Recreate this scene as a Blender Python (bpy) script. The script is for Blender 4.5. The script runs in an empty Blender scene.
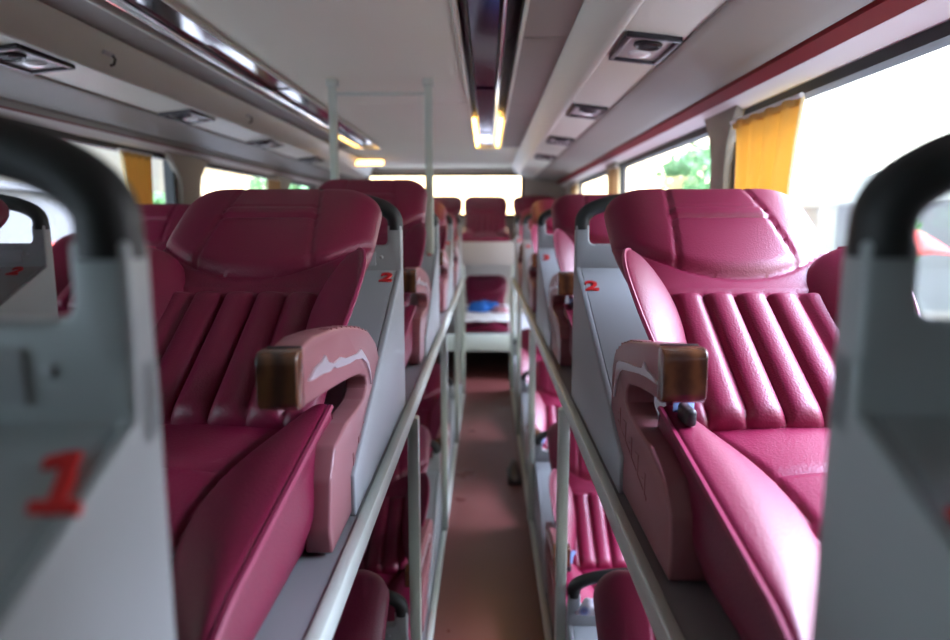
import bpy, bmesh, math, random
from mathutils import Vector, Matrix

random.seed(7)
sc = bpy.context.scene
COL = sc.collection
PI = math.pi

# ------------------------------------------------------------------ camera
F_PX = 680.0
PITCH = math.atan(99 / 680.0)
YAW = math.atan(12 / 680.0 * math.cos(PITCH))
cam_d = bpy.data.cameras.new('camera')
cam_d.sensor_fit = 'HORIZONTAL'
cam_d.sensor_width = 36.0
cam_d.lens = F_PX / 950.0 * 36.0
cam_d.clip_start = 0.02
cam_d.clip_end = 200
cam_d.dof.use_dof = True
cam_d.dof.focus_distance = 1.25
cam_d.dof.aperture_fstop = 2.3
cam = bpy.data.objects.new('camera', cam_d)
cam.location = (0, 0, 1.5)
cam.rotation_euler = (PI / 2 - PITCH, 0, YAW)
COL.objects.link(cam)
sc.camera = cam

# ------------------------------------------------------------------ sky, exposure
SKY_RIGHT, SKY_LEFT, GLOW, SKY_REAR = 12.0, 1.15, 140.0, 9.0
w = bpy.data.worlds.new('sky')
sc.world = w
w.use_nodes = True
nt = w.node_tree
nt.nodes.clear()
out = nt.nodes.new('ShaderNodeOutputWorld')
bg = nt.nodes.new('ShaderNodeBackground')
tc = nt.nodes.new('ShaderNodeTexCoord')
sep = nt.nodes.new('ShaderNodeSeparateXYZ')
mr = nt.nodes.new('ShaderNodeMapRange')
mr.inputs[1].default_value = 0.0
mr.inputs[2].default_value = 0.7
mr.inputs[3].default_value = SKY_LEFT
mr.inputs[4].default_value = SKY_RIGHT
nt.links.new(tc.outputs['Generated'], sep.inputs[0])
nt.links.new(sep.outputs[0], mr.inputs[0])
# broad glow of the hazy sun high on the right
dot = nt.nodes.new('ShaderNodeVectorMath')
dot.operation = 'DOT_PRODUCT'
dot.inputs[1].default_value = Vector((.68, .10, .73)).normalized()
nt.links.new(tc.outputs['Generated'], dot.inputs[0])
cl = nt.nodes.new('ShaderNodeMath')
cl.operation = 'MAXIMUM'
cl.inputs[1].default_value = 0
nt.links.new(dot.outputs['Value'], cl.inputs[0])
pw_ = nt.nodes.new('ShaderNodeMath')
pw_.operation = 'POWER'
pw_.inputs[1].default_value = 14
nt.links.new(cl.outputs[0], pw_.inputs[0])
ml = nt.nodes.new('ShaderNodeMath')
ml.operation = 'MULTIPLY'
ml.inputs[1].default_value = GLOW
nt.links.new(pw_.outputs[0], ml.inputs[0])
bg2 = nt.nodes.new('ShaderNodeBackground')
bg2.inputs['Color'].default_value = (0.62, 0.67, 1.0, 1)
nt.links.new(ml.outputs[0], bg2.inputs['Strength'])
nt.links.new(mr.outputs[0], bg.inputs['Strength'])
bg.inputs['Color'].default_value = (1.0, 0.98, 0.95, 1)
add = nt.nodes.new('ShaderNodeAddShader')
nt.links.new(bg.outputs[0], add.inputs[0])
nt.links.new(bg2.outputs[0], add.inputs[1])
# warmer, brighter sky low behind the rear window
mr2 = nt.nodes.new('ShaderNodeMapRange')
mr2.inputs[1].default_value = 0.90
mr2.inputs[2].default_value = 0.99
mr2.inputs[3].default_value = 0.0
mr2.inputs[4].default_value = SKY_REAR
nt.links.new(sep.outputs[1], mr2.inputs[0])
bg3 = nt.nodes.new('ShaderNodeBackground')
bg3.inputs['Color'].default_value = (1.0, 0.68, 0.34, 1)
nt.links.new(mr2.outputs[0], bg3.inputs['Strength'])
add2 = nt.nodes.new('ShaderNodeAddShader')
nt.links.new(add.outputs[0], add2.inputs[0])
nt.links.new(bg3.outputs[0], add2.inputs[1])
# cool sky patch ahead on the left, added to light the near left shell
dot4 = nt.nodes.new('ShaderNodeVectorMath')
dot4.operation = 'DOT_PRODUCT'
dot4.inputs[1].default_value = Vector((-.72, -.66, .2)).normalized()
nt.links.new(tc.outputs['Generated'], dot4.inputs[0])
mr4 = nt.nodes.new('ShaderNodeMapRange')
mr4.inputs[1].default_value = 0.80
mr4.inputs[2].default_value = 1.0
mr4.inputs[3].default_value = 0.0
mr4.inputs[4].default_value = 8.0
nt.links.new(dot4.outputs['Value'], mr4.inputs[0])
bg4 = nt.nodes.new('ShaderNodeBackground')
bg4.inputs['Color'].default_value = (0.62, 0.84, 1.0, 1)
nt.links.new(mr4.outputs[0], bg4.inputs['Strength'])
add4 = nt.nodes.new('ShaderNodeAddShader')
nt.links.new(add2.outputs[0], add4.inputs[0])
nt.links.new(bg4.outputs[0], add4.inputs[1])
nt.links.new(add4.outputs[0], out.inputs[0])

vs = sc.view_settings
vs.view_transform = 'Standard'
vs.look = 'None'
vs.gamma = 1
vs.use_curve_mapping = False
vs.exposure = -0.2
sc.cycles.use_denoising = True
sc.cycles.max_bounces = 10
sc.cycles.diffuse_bounces = 6
sc.cycles.glossy_bounces = 4
sc.cycles.transparent_max_bounces = 12
sc.cycles.sample_clamp_indirect = 8
sc.cycles.caustics_reflective = False
sc.cycles.caustics_refractive = False


# ------------------------------------------------------------------ materials
def mat(name, col, rough=0.5, metal=0.0, spec=0.5, noise=0.0, nscale=8.0, bump=0.0, bscale=200.0, coat=0.0,
        emit=None, estr=0.0, sheen=0.0):
    m = bpy.data.materials.new(name)
    m.use_nodes = True
    t = m.node_tree
    b = t.nodes['Principled BSDF']
    b.inputs['Base Color'].default_value = (*col, 1)
    b.inputs['Roughness'].default_value = rough
    b.inputs['Metallic'].default_value = metal
    b.inputs['Specular IOR Level'].default_value = spec
    b.inputs['Coat Weight'].default_value = coat
    b.inputs['Coat Roughness'].default_value = 0.12
    b.inputs['Sheen Weight'].default_value = sheen
    co = t.nodes.new('ShaderNodeTexCoord')
    if noise:
        n = t.nodes.new('ShaderNodeTexNoise')
        n.inputs['Scale'].default_value = nscale
        n.inputs['Detail'].default_value = 5
        t.links.new(co.outputs['Object'], n.inputs['Vector'])
        mx = t.nodes.new('ShaderNodeMix')
        mx.data_type = 'RGBA'
        mx.inputs[6].default_value = (*[c * (1 - noise) for c in col], 1)
        mx.inputs[7].default_value = (*[min(1, c * (1 + noise)) for c in col], 1)
        t.links.new(n.outputs['Fac'], mx.inputs[0])
        t.links.new(mx.outputs[2], b.inputs['Base Color'])
        r = t.nodes.new('ShaderNodeMapRange')
        r.inputs[3].default_value = rough - 0.07
        r.inputs[4].default_value = rough + 0.07
        t.links.new(n.outputs['Fac'], r.inputs[0])
        t.links.new(r.outputs[0], b.inputs['Roughness'])
    if bump:
        v = t.nodes.new('ShaderNodeTexVoronoi')
        v.inputs['Scale'].default_value = bscale
        t.links.new(co.outputs['Object'], v.inputs['Vector'])
        bp = t.nodes.new('ShaderNodeBump')
        bp.inputs['Strength'].default_value = bump
        bp.inputs['Distance'].default_value = 0.002
        t.links.new(v.outputs['Distance'], bp.inputs['Height'])
        t.links.new(bp.outputs[0], b.inputs['Normal'])
    if emit:
        b.inputs['Emission Color'].default_value = (*emit, 1)
        b.inputs['Emission Strength'].default_value = estr
    return m


def glass_mat(name, tint):
    m = bpy.data.materials.new(name)
    m.use_nodes = True
    t = m.node_tree
    t.nodes.clear()
    o = t.nodes.new('ShaderNodeOutputMaterial')
    tr = t.nodes.new('ShaderNodeBsdfTransparent')
    tr.inputs[0].default_value = (*tint, 1)
    gl = t.nodes.new('ShaderNodeBsdfGlossy')
    gl.inputs['Roughness'].default_value = 0.02
    lw = t.nodes.new('ShaderNodeLayerWeight')
    pw = t.nodes.new('ShaderNodeMath')
    pw.operation = 'POWER'
    pw.inputs[1].default_value = 5
    fr = t.nodes.new('ShaderNodeMath')
    fr.operation = 'MULTIPLY_ADD'
    fr.inputs[1].default_value = 0.6
    fr.inputs[2].default_value = 0.03
    t.links.new(lw.outputs['Facing'], pw.inputs[0])
    t.links.new(pw.outputs[0], fr.inputs[0])
    mx = t.nodes.new('ShaderNodeMixShader')
    t.links.new(fr.outputs[0], mx.inputs[0])
    t.links.new(tr.outputs[0], mx.inputs[1])
    t.links.new(gl.outputs[0], mx.inputs[2])
    t.links.new(mx.outputs[0], o.inputs[0])
    return m


def cloth_mat(name, col, trans):
    m = bpy.data.materials.new(name)
    m.use_nodes = True
    t = m.node_tree
    t.nodes.clear()
    o = t.nodes.new('ShaderNodeOutputMaterial')
    d = t.nodes.new('ShaderNodeBsdfDiffuse')
    d.inputs[0].default_value = (*col, 1)
    l = t.nodes.new('ShaderNodeBsdfTranslucent')
    l.inputs[0].default_value = (*col, 1)
    mx = t.nodes.new('ShaderNodeMixShader')
    mx.inputs[0].default_value = trans
    t.links.new(d.outputs[0], mx.inputs[1])
    t.links.new(l.outputs[0], mx.inputs[2])
    t.links.new(mx.outputs[0], o.inputs[0])
    return m


def wood_mat(name):
    m = mat(name, (0.12, 0.05, 0.025), 0.22, coat=0.8)
    t = m.node_tree
    b = t.nodes['Principled BSDF']
    co = t.nodes.new('ShaderNodeTexCoord')
    wv = t.nodes.new('ShaderNodeTexWave')
    wv.inputs['Scale'].default_value = 9
    wv.inputs['Distortion'].default_value = 5
    wv.inputs['Detail'].default_value = 3
    wv.inputs['Detail Scale'].default_value = 2.0
    t.links.new(co.outputs['Object'], wv.inputs['Vector'])
    rp = t.nodes.new('ShaderNodeValToRGB')
    rp.color_ramp.elements[0].color = (0.06, 0.022, 0.013, 1)
    rp.color_ramp.elements[1].color = (0.16, 0.062, 0.025, 1)
    t.links.new(wv.outputs['Fac'], rp.inputs[0])
    t.links.new(rp.outputs[0], b.inputs['Base Color'])
    return m


def print_mat(name):
    m = mat(name, (0.7, 0.7, 0.75), 0.9)
    t = m.node_tree
    b = t.nodes['Principled BSDF']
    co = t.nodes.new('ShaderNodeTexCoord')
    v = t.nodes.new('ShaderNodeTexVoronoi')
    v.inputs['Scale'].default_value = 28
    t.links.new(co.outputs['Object'], v.inputs['Vector'])
    rp = t.nodes.new('ShaderNodeValToRGB')
    e = rp.color_ramp.elements
    e[0].position = 0.0
    e[0].color = (0.75, 0.2, 0.3, 1)
    e[1].position = 0.55
    e[1].color = (0.85, 0.85, 0.9, 1)
    x = e.new(0.3)
    x.color = (0.25, 0.35, 0.7, 1)
    t.links.new(v.outputs['Distance'], rp.inputs[0])
    t.links.new(rp.outputs[0], b.inputs['Base Color'])
    return m


M = dict(
    vinyl=mat('crimson_vinyl', (0.165, 0.0025, 0.031), 0.45, spec=0.55, noise=0.12, nscale=5, bump=0.18, bscale=260, sheen=0.0),
    piping=mat('crimson_piping', (0.27, 0.02, 0.07), 0.45),
    plastic=mat('grey_shell_plastic', (0.35, 0.38, 0.385), 0.42, noise=0.05, nscale=3),
    plate=mat('grey_plate_plastic', (0.40, 0.43, 0.45), 0.4),
    grip=mat('black_foam_grip', (0.012, 0.014, 0.014), 0.55, bump=0.1, bscale=400),
    arm=mat('mauve_brown_plastic', (0.30, 0.115, 0.125), 0.33, noise=0.06, nscale=6),
    wood=wood_mat('lacquered_burl_wood'),
    chrome=mat('chrome', (0.85, 0.87, 0.9), 0.12, metal=1.0),
    silver=mat('polished_silver_badge', (0.86, 0.88, 0.92), 0.28, metal=0.75),
    red=mat('red_paint', (0.62, 0.015, 0.015), 0.5),
    frame=mat('pale_green_grey_paint', (0.52, 0.57, 0.49), 0.4, noise=0.06, nscale=4),
    deck=mat('grey_deck_board', (0.22, 0.22, 0.22), 0.55, noise=0.1, nscale=6),
    floor=mat('red_brown_vinyl_floor', (0.14, 0.042, 0.036), 0.30, noise=0.12, nscale=5),
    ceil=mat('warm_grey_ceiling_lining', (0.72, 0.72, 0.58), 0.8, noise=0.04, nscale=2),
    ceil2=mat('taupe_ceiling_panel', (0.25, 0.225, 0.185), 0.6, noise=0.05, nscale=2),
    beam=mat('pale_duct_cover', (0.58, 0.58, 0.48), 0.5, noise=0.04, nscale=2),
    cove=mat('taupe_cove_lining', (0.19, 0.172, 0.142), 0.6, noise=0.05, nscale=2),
    wall=mat('beige_wall_panel', (0.45, 0.40, 0.35), 0.6, noise=0.04, nscale=2),
    redtrim=mat('red_trim_film', (0.17, 0.003, 0.007), 0.55, spec=0.2),
    whitetrim=mat('white_trim', (0.75, 0.73, 0.70), 0.5),
    rubber=mat('black_window_rubber', (0.02, 0.022, 0.024), 0.6),
    dark=mat('black_plastic', (0.02, 0.02, 0.022), 0.4),
    mirror=mat('dark_purple_mirror', (0.11, 0.075, 0.18), 0.10, metal=0.9),
    mirrors=mat('dark_side_mirror', (0.07, 0.05, 0.09), 0.16, metal=0.6),
    mirror2=mat('smoked_mirror', (0.30, 0.30, 0.31), 0.1, metal=1.0),
    ventpl=mat('grey_vent_plastic', (0.40, 0.39, 0.37), 0.45),
    lens=mat('clear_lens', (0.75, 0.75, 0.72), 0.15, coat=0.6),
    led=mat('warm_led_tube', (1, 0.8, 0.4), 0.5, emit=(1.0, 0.55, 0.14), estr=20),
    lamp=mat('warm_lamp_diffuser', (1, 0.85, 0.6), 0.5, emit=(1.0, 0.52, 0.16), estr=9),
    glass=glass_mat('window_glass', (0.93, 0.96, 0.96)),
    yellow=cloth_mat('yellow_curtain_cloth', (0.80, 0.56, 0.19), 0.4),
    tan=cloth_mat('tan_curtain_cloth', (0.55, 0.40, 0.24), 0.4),
    lace=cloth_mat('cream_lace', (0.85, 0.75, 0.5), 0.4),
    blue=mat('blue_cloth', (0.02, 0.15, 0.55), 0.85, noise=0.35, nscale=14),
    white=mat('white_cloth', (0.8, 0.8, 0.8), 0.9, noise=0.05),
    pinkcloth=mat('dusty_pink_cloth', (0.45, 0.20, 0.24), 0.9, noise=0.2),
    print=print_mat('floral_print_cloth'),
    belt=mat('blue_grey_webbing', (0.10, 0.16, 0.30), 0.8),
    conc=mat('grey_concrete', (0.33, 0.325, 0.31), 0.9, noise=0.08, nscale=0.6),
    facade=mat('white_render', (0.82, 0.82, 0.80), 0.9, noise=0.04, nscale=0.8),
    darkw=mat('dark_grey_render', (0.07, 0.072, 0.07), 0.9, noise=0.15, nscale=1.0),  # colour darkened so the wall throws less light onto the right shells
    greyw=mat('grey_render', (0.55, 0.56, 0.58), 0.9, noise=0.08, nscale=1.2),
    leaf=mat('green_leaves', (0.16, 0.36, 0.13), 0.7, noise=0.3, nscale=3),
    bark=mat('brown_bark', (0.16, 0.10, 0.06), 0.9),
    parasol=mat('red_canvas', (0.65, 0.05, 0.03), 0.8),
    winfr=mat('dark_window_glass', (0.10, 0.12, 0.14), 0.2),
)


# ------------------------------------------------------------------ helpers
class MB:
    """collects shapes, then links them as one mesh object"""

    def __init__(self):
        self.v = []
        self.f = []

    def add(self, vs_, fs_):
        o = len(self.v)
        self.v += [tuple(p) for p in vs_]
        self.f += [tuple(i + o for i in q) for q in fs_]
        return self

    def box(self, x0, x1, y0, y1, z0, z1):
        x0, x1 = min(x0, x1), max(x0, x1)
        y0, y1 = min(y0, y1), max(y0, y1)
        z0, z1 = min(z0, z1), max(z0, z1)
        p = [(x, y, z) for x in (x0, x1) for y in (y0, y1) for z in (z0, z1)]
        return self.add(p, [(0, 1, 3, 2), (4, 6, 7, 5), (0, 4, 5, 1), (2, 3, 7, 6), (0, 2, 6, 4), (1, 5, 7, 3)])

    def prism(self, poly, a0, a1, axis='x'):
        """poly: 2-D outline; axis x -> (y,z), y -> (x,z), z -> (x,y)"""
        n = len(poly)

        def pt(p, a):
            if axis == 'x':
                return (a, p[0], p[1])
            if axis == 'y':
                return (p[0], a, p[1])
            return (p[0], p[1], a)
        vs_ = [pt(p, a0) for p in poly] + [pt(p, a1) for p in poly]
        fs_ = [tuple(range(n)), tuple(range(2 * n - 1, n - 1, -1))]
        fs_ += [((i + 1) % n, i, n + i, n + (i + 1) % n) for i in range(n)]
        return self.add(vs_, fs_)

    def tube(self, path, r, n=10, ry=None, cap=True, closed=False):
        ry = ry or r
        path = [Vector(p) for p in path]
        base = len(self.v)
        L = len(path)
        up = None
        for i, p in enumerate(path):
            a = path[i - 1] if (i > 0 or closed) else p
            b = path[(i + 1) % L] if (i < L - 1 or closed) else p
            t = (b - a).normalized()
            if up is None:
                up = Vector((0, 1, 0)) if abs(t.y) < 0.8 else Vector((0, 0, 1))
            s = t.cross(up).normalized()
            u = s.cross(t).normalized()
            up = u
            for k in range(n):
                an = 2 * PI * k / n
                self.v.append(tuple(p + s * math.cos(an) * r + u * math.sin(an) * ry))
        seg = L if closed else L - 1
        for i in range(seg):
            for k in range(n):
                a = base + i * n + k
                b = base + i * n + (k + 1) % n
                c = base + ((i + 1) % L) * n + (k + 1) % n
                d = base + ((i + 1) % L) * n + k
                self.f.append((a, b, c, d))
        if cap and not closed:
            self.f.append(tuple(base + k for k in range(n))[::-1])
            self.f.append(tuple(base + (L - 1) * n + k for k in range(n)))
        return self

    def grid(self, fn, nu, nv, closed_u=False):
        base = len(self.v)
        for j in range(nv + 1):
            for i in range(nu + (0 if closed_u else 1)):
                self.v.append(tuple(fn(i / nu, j / nv)))
        W = nu if closed_u else nu + 1
        for j in range(nv):
            for i in range(nu):
                i2 = (i + 1) % W if closed_u else i + 1
                self.f.append((base + j * W + i, base + j * W + i2, base + (j + 1) * W + i2, base + (j + 1) * W + i))
        return self

    def mesh(self, name, m, bevel=0.0, smooth=True, seg=2, angle=35, weld=False):
        me = bpy.data.meshes.new(name)
        bm = bmesh.new()
        vv = [bm.verts.new(p) for p in self.v]
        for q in self.f:
            try:
                bm.faces.new([vv[i] for i in q])
            except ValueError:
                pass
        if weld:
            bmesh.ops.remove_doubles(bm, verts=bm.verts, dist=1e-5)
        bmesh.ops.recalc_face_normals(bm, faces=bm.faces)
        if bevel:
            ed = [e for e in bm.edges if len(e.link_faces) == 2 and e.calc_face_angle(0) > math.radians(40)]
            bmesh.ops.bevel(bm, geom=ed, offset=bevel, segments=seg, affect='EDGES', profile=0.5, clamp_overlap=True)
        if smooth:
            for f in bm.faces:
                f.smooth = True
            for e in bm.edges:
                if len(e.link_faces) == 2 and e.calc_face_angle(0) > math.radians(angle):
                    e.smooth = False
        bm.to_mesh(me)
        bm.free()
        me.materials.append(m)
        return me

    def build(self, name, m, parent=None, **kw):
        return link(name, self.mesh(name, m, **kw), parent)


def link(name, me, parent=None, loc=None):
    o = bpy.data.objects.new(name, me)
    COL.objects.link(o)
    if parent:
        o.parent = parent
    if loc:
        o.location = loc
    return o


def tag(o, label=None, cat=None, group=None, kind=None):
    if label:
        o['label'] = label
    if cat:
        o['category'] = cat
    if group:
        o['group'] = group
    if kind:
        o['kind'] = kind
    return o


def thing(name, label, cat, loc=(0, 0, 0), group=None):
    o = bpy.data.objects.new(name, None)
    o.empty_display_size = 0.05
    COL.objects.link(o)
    o.location = loc
    return tag(o, label, cat, group)


def copy_tree(o, parent=None):
    c = o.copy()
    COL.objects.link(c)
    if parent:
        c.parent = parent
    for ch in list(o.children):
        copy_tree(ch, c)
    return c


def struct(name, mb, m, **kw):
    o = mb.build(name, m, **kw)
    o['kind'] = 'structure'
    return o


def sstep(a, b, x):
    t = max(0.0, min(1.0, (x - a) / (b - a)))
    return t * t * (3 - 2 * t)


def gauss(x, s):
    return math.exp(-(x / s) ** 2)


def arc(cx, cz, r, a0, a1, n):
    return [(cx + r * math.cos(math.radians(a0 + (a1 - a0) * i / n)),
             cz + r * math.sin(math.radians(a0 + (a1 - a0) * i / n))) for i in range(n + 1)]


def rounded_poly(pts, r, n=5):
    out_ = []
    L = len(pts)
    for i in range(L):
        p0, p, p1 = Vector(pts[i - 1]), Vector(pts[i]), Vector(pts[(i + 1) % L])
        rr = r[i] if isinstance(r, (list, tuple)) else r
        if rr <= 0:
            out_.append(tuple(p))
            continue
        a = (p0 - p).normalized()
        c = (p1 - p).normalized()
        d = min(rr, (p0 - p).length * .49, (p1 - p).length * .49)
        s, e = p + a * d, p + c * d
        for k in range(n + 1):
            t = k / n
            out_.append(tuple(s * (1 - t) ** 2 + p * 2 * t * (1 - t) + e * t * t))
    return out_


# ------------------------------------------------------------------ the place: dimensions (metres)
Y0, Y1 = -1.6, 8.0                       # front and rear of the body
XR, XL = 0.90, -1.87                     # inner faces of the side walls
XC = -0.485                              # centre line of the bus
ZC = 2.10                                # ceiling
ZD, ZL = 1.015, 0.035                    # upper and lower deck tops


def mx_(x):                              # mirror about the bus centre
    return 2 * XC - x


# floor
struct('floor', MB().box(XL - .1, XR + .1, Y0, Y1, -.06, 0), M['floor'])

# ceiling panels with joints
b = MB()
joints = [Y0, 1.9, 3.62, 5.4, 6.2]
xs = [(mx_(-.095), -.095)]
for a_, c_ in zip(joints[:-1], joints[1:]):
    for x0, x1 in xs:
        b.box(x0, x1, a_ + .007, c_ - .007, ZC, ZC + .02)
b.box(mx_(-.095), -.095, 6.2, Y1, ZC, ZC + .02)
b.box(-.095, .27, 5.75, Y1, ZC, ZC + .02)
b.box(mx_(.27), mx_(-.095), 5.75, Y1, ZC, ZC + .02)
struct('ceiling', b, M['ceil'])
struct('ceiling_backing', MB().box(XL - .1, XR + .1, Y0, Y1, ZC + .13, ZC + .17), M['dark'])


def side_profile(sgn):
    f = (lambda x: x) if sgn > 0 else mx_
    b = MB()
    for k in range(6):                                   # taupe panels beside the mirror channel
        a_, c_ = Y0 + k * 1.32, Y0 + (k + 1) * 1.32
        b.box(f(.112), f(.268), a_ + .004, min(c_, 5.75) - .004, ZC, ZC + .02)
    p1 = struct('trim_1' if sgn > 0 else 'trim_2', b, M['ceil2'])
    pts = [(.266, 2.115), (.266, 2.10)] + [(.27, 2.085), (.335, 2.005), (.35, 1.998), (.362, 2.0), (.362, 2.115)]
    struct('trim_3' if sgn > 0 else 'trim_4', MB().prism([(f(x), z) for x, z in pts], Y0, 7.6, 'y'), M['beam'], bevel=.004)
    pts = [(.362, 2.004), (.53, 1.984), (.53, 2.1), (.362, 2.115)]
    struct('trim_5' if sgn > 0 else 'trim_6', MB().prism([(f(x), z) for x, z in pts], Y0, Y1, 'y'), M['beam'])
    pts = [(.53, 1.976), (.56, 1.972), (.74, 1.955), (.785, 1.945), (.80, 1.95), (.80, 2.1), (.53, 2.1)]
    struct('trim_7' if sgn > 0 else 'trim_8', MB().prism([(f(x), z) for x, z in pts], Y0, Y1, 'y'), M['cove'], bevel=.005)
    pts = [(.80, 1.938), (.835, 1.915), (.85, 1.95), (.80, 1.96)] if sgn > 0 else [(.826, 1.921), (.835, 1.915), (.85, 1.95), (.826, 1.955)]
    if sgn < 0:                          # the red strip is narrow on the left
        struct('trim_13', MB().prism([(f(x), z) for x, z in [(.80, 1.938), (.826, 1.921), (.826, 1.955), (.80, 1.96)]], Y0, Y1, 'y'), M['cove'])
    struct('trim_9' if sgn > 0 else 'trim_10', MB().prism([(f(x), z) for x, z in pts], Y0, Y1, 'y'), M['redtrim'])
    pts = [(.835, 1.914), (.885, 1.885), (.91, 1.89), (.91, 2.0), (.85, 1.95)]
    struct('trim_11' if sgn > 0 else 'trim_12', MB().prism([(f(x), z) for x, z in pts], Y0, Y1, 'y'), M['whitetrim'])


side_profile(1)
side_profile(-1)


# side walls with upper and lower windows
def side_wall(sgn, name, ups, lows, n0, ry=7.17):
    f = (lambda x: x) if sgn > 0 else mx_
    x0, x1 = XR, XR + .07
    b = MB()
    b.box(f(x0), f(x1), Y0, Y1, -.06, .38)
    b.box(f(x0), f(x1), Y0, ry, .88, 1.17)
    b.box(f(x0), f(x1), ry, Y1, 1.08, 1.17)
    b.box(f(x0), f(x1), 7.9, Y1, .38, 1.08)
    b.box(f(x0), f(x1), Y0, Y1, 1.885, ZC + .17)
    for spans, z0, z1 in ((ups, 1.17, 1.885), (lows, .38, .88)):
        prev = Y0
        for (a_, c_) in spans + [((Y1, Y1) if z0 > 1 else (ry, ry))]:
            if a_ > prev and z1 != 1.08:
                b.box(f(x0), f(x1), prev, a_, z0, z1)
            prev = c_
    struct(name, b, M['wall'])
    k = n0
    for spans, z0, z1 in ((ups, 1.17, 1.885), (lows, .38, .88), ([(ry, 7.9)], .38, 1.08)):
        for (a_, c_) in spans:
            fr = MB()
            e, xi, xo = .028, x0 - .004, x0 + .05
            fr.box(f(xi), f(xo), a_, c_, z1 - e, z1)
            fr.box(f(xi), f(xo), a_, c_, z0, z0 + e)
            fr.box(f(xi), f(xo), a_, a_ + e, z0 + e, z1 - e)
            fr.box(f(xi), f(xo), c_ - e, c_, z0 + e, z1 - e)
            o = struct('window_%d' % k, fr, M['rubber'])
            pn = MB().box(f(x0 + .022), f(x0 + .026), a_ + .01, c_ - .01, z0 + .01, z1 - .01)
            p = pn.build('pane', M['glass'], o, smooth=False)
            k += 1
    return k


kw_ = side_wall(1, 'wall_right', [(.60, 2.56), (2.70, 4.83), (4.97, 7.03)], [(.9, 2.56), (2.70, 4.83), (4.97, 6.3)], 1, 6.45)
kw_ = side_wall(-1, 'wall_left', [(-1.35, .25), (.45, 1.95), (2.09, 4.12), (4.42, 6.05), (6.4, 7.5)], [(2.09, 4.12), (4.42, 6.05)], kw_, 6.4)

# rear wall with its window
b = MB()
rx0, rx1 = mx_(.42), .42
b.box(XL - .1, XR + .1, Y1, Y1 + .08, -.06, 1.55)
b.box(XL - .1, XR + .1, Y1, Y1 + .08, 2.04, ZC + .17)
b.box(XL - .1, rx0, Y1, Y1 + .08, 1.55, 2.04)
b.box(rx1, XR + .1, Y1, Y1 + .08, 1.55, 2.04)
struct('wall_rear', b, M['wall'])
fr = MB()
for q in ((rx0, rx1, 2.01, 2.04), (rx0, rx1, 1.55, 1.58), (rx0, rx0 + .03, 1.58, 2.01), (rx1 - .03, rx1, 1.58, 2.01)):
    fr.box(q[0], q[1], Y1 - .005, Y1 + .05, q[2], q[3])
o = struct('window_%d' % kw_, fr, M['rubber'])
MB().box(rx0 + .01, rx1 - .01, Y1 + .02, Y1 + .024, 1.56, 2.03).build('pane', M['glass'], o, smooth=False)
kw_ += 1

# unseen front wall, windshield closed off to dim the near right shell
struct('wall_front', MB().box(XL - .1, XR + .1, Y0 - .08, Y0, -.06, ZC + .17), M['wall'])


# ------------------------------------------------------------------ mirrored ceiling channels
def mirror_channel(f, label, panel_m, y_end, lit):
    t = thing('mirror_channel', label, 'ceiling light channel', (f(.006), 0, ZC))
    cx = f(.006)
    s = 1 if f(1) > f(0) else -1
    trim = MB()
    for x in (-.101, .103):
        trim.box(s * (x - .006), s * (x + .006), Y0, y_end, -.012, .05)
    trim.box(-.101, .103, y_end - .012, y_end + .012, -.012, .05)
    trim.build('edge_trim', M['beam'], t, bevel=.003)
    MB().box(s * .036, s * .048, Y0, y_end - .012, -.016, .03).build('centre_bar', M['chrome'], t, bevel=.003)
    MB().box(-.105, .108, Y0, y_end + .01, .06, .075).build('backing', M['dark'], t)
    n = 9
    for k in range(n):
        a_ = Y0 + (y_end - Y0) * k / n
        c_ = Y0 + (y_end - Y0) * (k + 1) / n
        dz = .006 * (k % 2)
        m = MB()
        m.prism([(s * -.062, .012 + dz), (s * .030, .008 + dz), (s * .030, .018 + dz), (s * -.062, .022 + dz)], a_ + .006, c_ - .006, 'y')
        m.build('mirror_panel', panel_m, t, bevel=.002, smooth=False)
        m = MB()
        m.prism([(s * -.094, .050), (s * -.066, .014), (s * -.066, .022), (s * -.094, .058)], a_ + .003, c_ - .003, 'y')
        m.prism([(s * .054, .014), (s * .096, .045), (s * .096, .053), (s * .054, .022)], a_ + .003, c_ - .003, 'y')
        m.build('side_mirror', M['mirrors'] if panel_m is M['mirror'] else M['mirror2'], t, smooth=False)
    for x in (-.084, .078):
        MB().tube([(s * x, y_end - lit, .010), (s * x, y_end - .03, .010)], .009, 8).build('lamp_tube', M['led'], t)
    return t


mirror_channel(lambda x: x, 'dark purple mirrored ceiling channel directly above the aisle with warm lamps at its far end', M['mirror'], 5.75, 1.5)
mirror_channel(mx_, 'chrome edged mirrored ceiling channel on the left side above the far aisle', M['mirror2'], 5.75, .7)

for k, (x, y, lb) in enumerate(((-1.17, 6.75, 'warm lit ceiling lamp at the left rear beyond the mirrored channel'),)):
    t = thing('ceiling_lamp', lb, 'ceiling lamp', (x, y, ZC))
    MB().box(-.17, .17, -.07, .07, -.018, 0).build('base', M['whitetrim'], t, bevel=.004)
    MB().prism(rounded_poly([(-.055, -.018), (-.045, -.06), (.045, -.06), (.055, -.018)], [0, .02, .02, 0], 5), -.155, .155, 'x').build('diffuser', M['lamp'], t, bevel=.004)

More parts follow.
